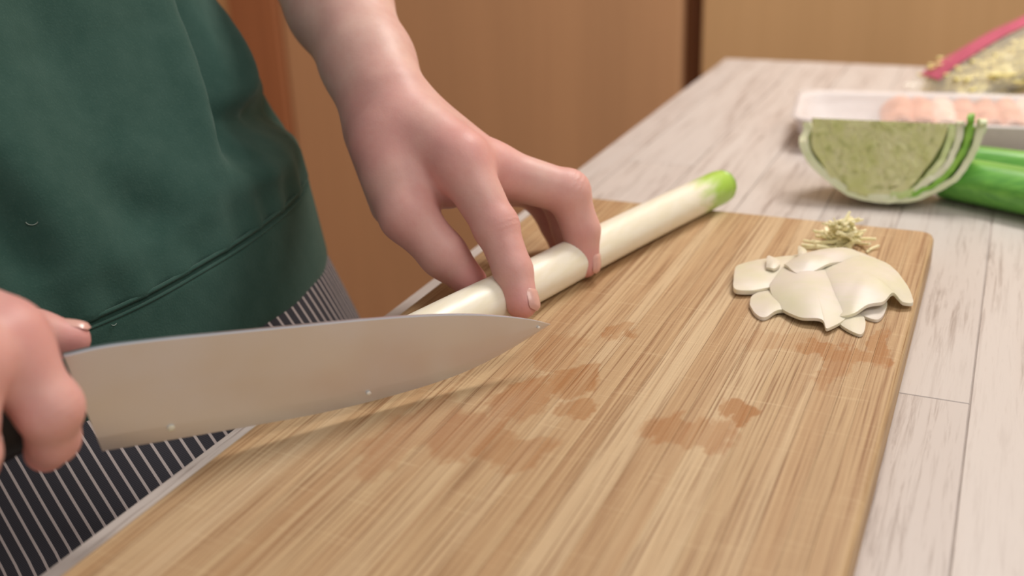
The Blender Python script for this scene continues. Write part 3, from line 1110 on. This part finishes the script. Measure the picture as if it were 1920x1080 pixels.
# ------------------------------------------------------------------ pile of fine pale shreds
rng = random.Random(5)
V, F = [], []
cp = on_z(1578, 464, BZ)
for i in range(95):
    rr = abs(rng.gauss(0, 1))
    a = rng.uniform(0, 2 * math.pi)
    R0 = min(rr * 0.0075, 0.015)
    hz = BZ + 0.0008 + 0.018 * math.exp(-(R0 / 0.011) ** 2) * rng.random()
    c = np.array([cp[0] + R0 * math.cos(a) * 1.15, cp[1] + R0 * math.sin(a), hz])
    ang = a + rng.gauss(0, 0.9)
    ln = rng.uniform(0.008, 0.016)
    el = rng.uniform(-0.15, 0.7)
    d = np.array([math.cos(ang) * math.cos(el), math.sin(ang) * math.cos(el), math.sin(el)])
    bend = np.array([rng.gauss(0, 1), rng.gauss(0, 1), rng.gauss(0, 0.4)]) * 0.0012
    pts = [c - d * ln / 2, c + bend, c + d * ln / 2]
    for p in pts: p[2] = max(p[2], BZ + 0.0006)
    C = catmull(pts, 6)
    w = rng.uniform(0.0006, 0.0011)
    o0 = len(V)
    s = np.cross(d, [0, 0, 1.0]); s /= np.linalg.norm(s)
    u = np.cross(s, d)
    for q in C:
        for (e, g) in ((-1, -1), (1, -1), (1, 1), (-1, 1)):
            V.append(q + s * e * w + u * g * w * 0.7)
    F += grid_faces(6, 4, False, True, off=o0)
    F += [(o0 + 3, o0 + 2, o0 + 1, o0), (o0 + 20, o0 + 21, o0 + 22, o0 + 23)]
gp = pyd('ginger_shreds', V, F, MAT['ginger'], sm=False)
tag(gp, 'small tuft of pale yellow shreds behind the onion slices on the board', 'shreds', kind='stuff')

# ------------------------------------------------------------------ cabbage wedge
cab = tag(empty('cabbage_wedge'), 'pale green cut cabbage wedge resting on its rounded side on the table', 'cabbage')
cb = on_z(1655, 384, 0.0)                          # where it touches the table
vd = cb - CAMP
un = np.array([vd[1], -vd[0], 0]); un /= np.linalg.norm(un)       # to the right, parallel to the picture
bn = np.array([vd[0], vd[1], 0]); bn /= np.linalg.norm(bn)        # away
fn_up = np.array([0, 0, 1.0])
fdir = -bn * 0.15 + fn_up * 1.0; fdir /= np.linalg.norm(fdir)     # up along the cut face, leaning back a little
CT = cb + np.array([0, 0, 0.0562]) + bn * 0.010                   # middle of the upper edge


CA = math.radians(24)
c_dn = -np.array([0, 0, 1.0]) * math.cos(CA) - bn * math.sin(CA)      # down along the cut face
c_bk = bn * math.cos(CA) - np.array([0, 0, 1.0]) * math.sin(CA)       # into the wedge


def cab_pt(r, th, ph, ax=1.0, ay=1.0, shift=0.0, yoff=0.0, cut=0.0):
    """r radius; th 0..pi from right over bottom to left; ph 0 (cut face)..pi/2 (back)"""
    r *= 1.07
    x = r * math.cos(th) * ax + shift
    d = r * math.sin(th) * math.cos(ph) * ay
    b = r * math.sin(th) * math.sin(ph)
    return CT + un * x + c_dn * d + c_bk * (b + cut) + np.array([0, 0, yoff])


def cab_leaf(name, r, thick, mat, th0, th1, seed, ax, ay, shift=0.0, wob=0.0, rise=0.0, ph0=0.0):
    nT, nP = 48, 14
    V = []
    for side in (0, 1):
        rr = r - thick * side
        for i in range(nT):
            th = th0 + (th1 - th0) * i / (nT - 1)
            for k in range(nP):
                ph = ph0 + (math.pi / 2 - ph0) * k / (nP - 1)
                w = wob * mnoise.noise(Vector((th * 2.2 + seed, ph * 2.0, seed * 1.7)))
                w += 0.25 * wob * mnoise.noise(Vector((th * 9 + seed, ph * 7.0, seed)))
                edge = 0.0007 * mnoise.noise(Vector((th * 6, seed * 3.1, 0))) * (1 - k / (nP - 1))
                V.append(cab_pt(rr + w, th, ph, ax, ay, shift, rise, edge))
    n1 = nT * nP
    F = grid_faces(nT, nP) + grid_faces(nT, nP, off=n1, flip=True)
    for i in range(nT - 1):
        for k in (0, nP - 1):
            a, b = i * nP + k, (i + 1) * nP + k
            F.append((a, n1 + a, n1 + b, b) if k == 0 else (b, n1 + b, n1 + a, a))
    for k in range(nP - 1):
        for i in (0, nT - 1):
            a, b = i * nP + k, i * nP + k + 1
            F.append((b, n1 + b, n1 + a, a) if i == 0 else (a, n1 + a, n1 + b, b))
    o_ = pyd(name, V, F, MAT[mat], cab)
    rim = 2 * (nT - 1) * (nP - 1)
    o_.data.polygons.foreach_set('use_smooth', [k < rim for k in range(len(o_.data.polygons))])
    return o_


for i in range(14):                                   # tightly packed inner leaves
    r = 0.0400 - i * 0.00275
    cab_leaf('leaf', r, 0.0052 if i < 13 else 0.004, 'cab_face', 0.0, math.pi, i * 0.45 + 1, 1.0, 1.24, -0.0085, 0.0032 * min(1, r / 0.03))
cab_leaf('leaf', 0.0500, 0.0045, 'cab_rib', 0.95, math.pi * 0.90, 31, 1.14, 1.03, -0.001, 0.002)          # left outer leaf
cab_leaf('leaf', 0.0435, 0.0040, 'cab_leaf', 0.0, 1.45, 42, 0.86, 1.16, 0.0, 0.003)
cab_leaf('leaf', 0.0462, 0.0040, 'cab_rib', -0.04, 1.40, 45, 0.92, 1.10, 0.0, 0.003)
cab_leaf('leaf', 0.0490, 0.0030, 'cab_green', -0.12, 1.30, 47, 0.98, 1.05, 0.0, 0.003, 0.001)
cab_leaf('leaf', 0.0520, 0.0036, 'cab_rib', -0.08, 1.75, 53, 1.06, 1.0, 0.0, 0.003, 0.0)

# ------------------------------------------------------------------ green leek tops
def green_leek(p0, p1, r, label, seed, flat):
    p0, p1 = np.array(p0), np.array(p1)
    mid = (p0 + p1) / 2 + np.array([0, 0, 0.002])
    root = sweep('leek_green', [p0, mid, p1], lambda t: r * (0.96 + 0.08 * t), MAT['leekgreen'], None, n=40, seg=32, flat=flat,
                 fn=lambda t, a: 1 + 0.03 * math.sin(3 * a + seed + 2 * t) + 0.05 * math.exp(-((a - 1.2) / 0.25) ** 2))
    d = (p1 - p0) / np.linalg.norm(p1 - p0)
    sweep('leaf', [p0 - d * 0.004 + np.array([0, 0, r * flat * 0.05]), mid + np.array([0, 0, r * flat * 0.12]), p1 - d * 0.03 + np.array([0, 0, r * flat * 0.12])],
          lambda t: r * 0.86, MAT['leekgreen'], root, n=30, seg=24, flat=flat)
    return tag(root, label, 'leek', 'green leek tops')


GR = 0.0195
a = on_z(1778, 332, 0.015); b = on_z(1960, 370, 0.015)
d = (b - a) / np.linalg.norm(b - a)
green_leek(a, a + d * 0.26, GR, 'bright green leek top in front, lying behind the cabbage wedge', 1.0, 0.78)
a2 = on_z(1795, 303, 0.012); b2 = on_z(1960, 328, 0.012)
d2 = (b2 - a2) / np.linalg.norm(b2 - a2)
green_leek(a2, a2 + d2 * 0.24, 0.0165, 'darker green leek top lying behind the bright green one', 2.5, 0.8)

# ------------------------------------------------------------------ tray of pale meat under film
tc = on_z(1478, 284, 0.0)
tu = on_z(1950, 304, 0.0) - tc; tu /= np.linalg.norm(tu)
tv = np.array([-tu[1], tu[0], 0.0])
tray = tag(empty('meat_tray'), 'white foam tray of pale pink meat slices wrapped in clear film', 'food tray')
TL, TW, TH = 0.235, 0.115, 0.026


def tp(u, v, z):
    return tc + tu * u + tv * v + np.array([0, 0, z])


def rrect(u0, u1, v0, v1, r, z, n=6):
    out = []
    for (cu, cv, a0) in ((u1 - r, v1 - r, 0), (u0 + r, v1 - r, 90), (u0 + r, v0 + r, 180), (u1 - r, v0 + r, 270)):
        for k in range(n):
            a = math.radians(a0 + 90 * k / (n - 1))
            out.append(tp(cu + r * math.cos(a), cv + r * math.sin(a), z))
    return out


rows = [(0.012, 0.0), (0.009, 0.0006), (0.002, TH - 0.002), (0.0, TH - 0.001), (0.0, TH), (0.006, TH), (0.008, TH - 0.002), (0.015, 0.003), (0.02, 0.0025)]
V, n = [], 24
for (ins, z) in rows:
    V += rrect(ins, TL - ins, ins, TW - ins, 0.018, z)
F = grid_faces(len(rows), n, False, True, flip=True)
F.append(tuple(range(n))[::-1]); F.append(tuple((len(rows) - 1) * n + k for k in range(n)))
pyd('tray_shell', V, F, MAT['foam'], tray)
rng = random.Random(8)
for i in range(9):
    u0 = 0.082 + i * 0.0165
    wv = 0.046
    V = []
    nn, mm = 10, 12
    for side in (0, 1):
        for a in range(nn):
            for b in range(mm):
                s, t = a / (nn - 1), b / (mm - 1)
                e = 0.5 - abs(t - 0.5)
                zz_ = 0.007 + 0.017 * math.sin(math.pi * min(1, s * 0.75 + 0.1)) + 0.003 * mnoise.noise(Vector((s * 4 + i * 3, t * 4, i)))
                V.append(tp(u0 - 0.012 + 0.030 * s, 0.018 + (TW - 0.036) * t + 0.003 * math.sin(i + 4 * s), min(zz_, TH - 0.002) + (0.003 if side else 0)))
    n1 = nn * mm
    F = grid_faces(nn, mm, flip=True) + grid_faces(nn, mm, off=n1)
    for a in range(nn - 1):
        F += [(a * mm, (a + 1) * mm, n1 + (a + 1) * mm, n1 + a * mm), ((a + 1) * mm + mm - 1, a * mm + mm - 1, n1 + a * mm + mm - 1, n1 + (a + 1) * mm + mm - 1)]
    for b in range(mm - 1):
        F += [(b + 1, b, n1 + b, n1 + b + 1), ((nn - 1) * mm + b, (nn - 1) * mm + b + 1, n1 + (nn - 1) * mm + b + 1, n1 + (nn - 1) * mm + b)]
    pyd('meat_slice', V, F, MAT['fat' if i % 4 == 2 else 'meat'], tray)
V = []
nf = 26
for i in range(nf):
    for k in range(nf):
        s, t = i / (nf - 1), k / (nf - 1)
        z = TH + 0.0015 + 0.0016 * mnoise.noise(Vector((s * 7, t * 5, 3)))
        V.append(tp(0.001 + (TL - 0.002) * s, 0.001 + (TW - 0.002) * t, z))
pyd('film', V, grid_faces(nf, nf, flip=True), MAT['film'], tray)

# ------------------------------------------------------------------ bag of yellow strands with a magenta print
bag = tag(empty('food_bag'), 'clear plastic bag of yellow strands with a magenta stripe behind the meat tray', 'food bag')
b0 = on_z(1690, 172, 0.004)
b1 = on_z(1930, 50, 0.060)
rise = b1[2] - b0[2]
bu = b1 - b0; bu[2] = 0
BL0 = np.linalg.norm(bu); bu /= BL0
bv = np.array([bu[1], -bu[0], 0.0])
BL, BW = 0.32, 0.10


def bag_pt(s, t, side, puff=1.0):
    pr = (1 - abs(2 * s - 1) ** 3) ** 0.6 * (1 - abs(2 * t - 1) ** 2.6) ** 0.6
    crk = 0.004 * mnoise.noise(Vector((s * 9, t * 7, side * 4.0)))
    h = 0.030 + 0.022 * s
    z = h * 0.62 + side * (h * pr * puff + crk * pr)
    return b0 + bu * (BL * s) + bv * (BW * t) + np.array([0, 0, max(z - 0.012, 0.001) + rise * s * BL / BL0 * 0.6])


V, n = [], 30
for side in (1, -1):
    for i in range(n):
        for k in range(n):
            V.append(bag_pt(i / (n - 1), k / (n - 1), side))
F = grid_faces(n, n, flip=True) + grid_faces(n, n, off=n * n)
pyd('bag_film', V, F, MAT['bagfilm'], bag)
# printed stripe on the left long side of the film
V = []
for i in range(n):
    for k in range(6):
        p = bag_pt(0.03 + 0.90 * i / (n - 1), 0.16 + 0.40 * k / 5, 1)
        V.append(p + np.array([0, 0, 0.0012]))
F = [q for q in grid_faces(n, 6, flip=True) if not (13 <= q[0] // 6 <= 14 or 21 <= q[0] // 6 <= 22)]
pyd('printed_stripe', V, F, MAT['pink'], bag)
# the yellow strands fill the bag: a packed mass and loose strands on it
V = []
for side in (1, -1):
    for i in range(n):
        for k in range(n):
            p = bag_pt(0.05 + 0.9 * i / (n - 1), 0.05 + 0.9 * k / (n - 1), side, 0.72)
            p[2] = max(p[2] - 0.004, 0.0015) + 0.002 * mnoise.noise(Vector((p[0] * 160, p[1] * 160, 1.0)))
            V.append(p)
pyd('packed_contents', V, grid_faces(n, n, flip=True) + grid_faces(n, n, off=n * n), MAT['yellow'], bag)
V, F = [], []
rng = random.Random(21)
for i in range(1500):
    s, t = rng.uniform(0.08, 0.92), rng.uniform(0.10, 0.90)
    sd = rng.uniform(-0.8, 0.5)
    c = bag_pt(s, t, 1)
    lo_ = bag_pt(s, t, -1)
    c = lo_ + (c - lo_) * (0.5 + 0.45 * sd)
    a = rng.gauss(0, 0.5)
    d = bu * math.cos(a) + bv * math.sin(a)
    ln = rng.uniform(0.02, 0.04)
    pts = [c - d * ln / 2 + [0, 0, rng.gauss(0, 0.001)], c + bv * rng.gauss(0, 0.003), c + d * ln / 2 + [0, 0, -0.002]]
    for p in pts: p[2] = max(p[2], 0.002)
    Cc = catmull(pts, 6)
    o0 = len(V)
    sv = np.cross(d, [0, 0, 1.0])
    for q in Cc:
        for k in range(5):
            an = 2 * math.pi * k / 5
            V.append(q + (sv * math.cos(an) + np.array([0, 0, 1.0]) * math.sin(an)) * 0.0017)
    F += grid_faces(6, 5, False, True, off=o0)
st = pyd('strands', V, F, MAT['yellow'], bag)
st['kind'] = 'stuff'
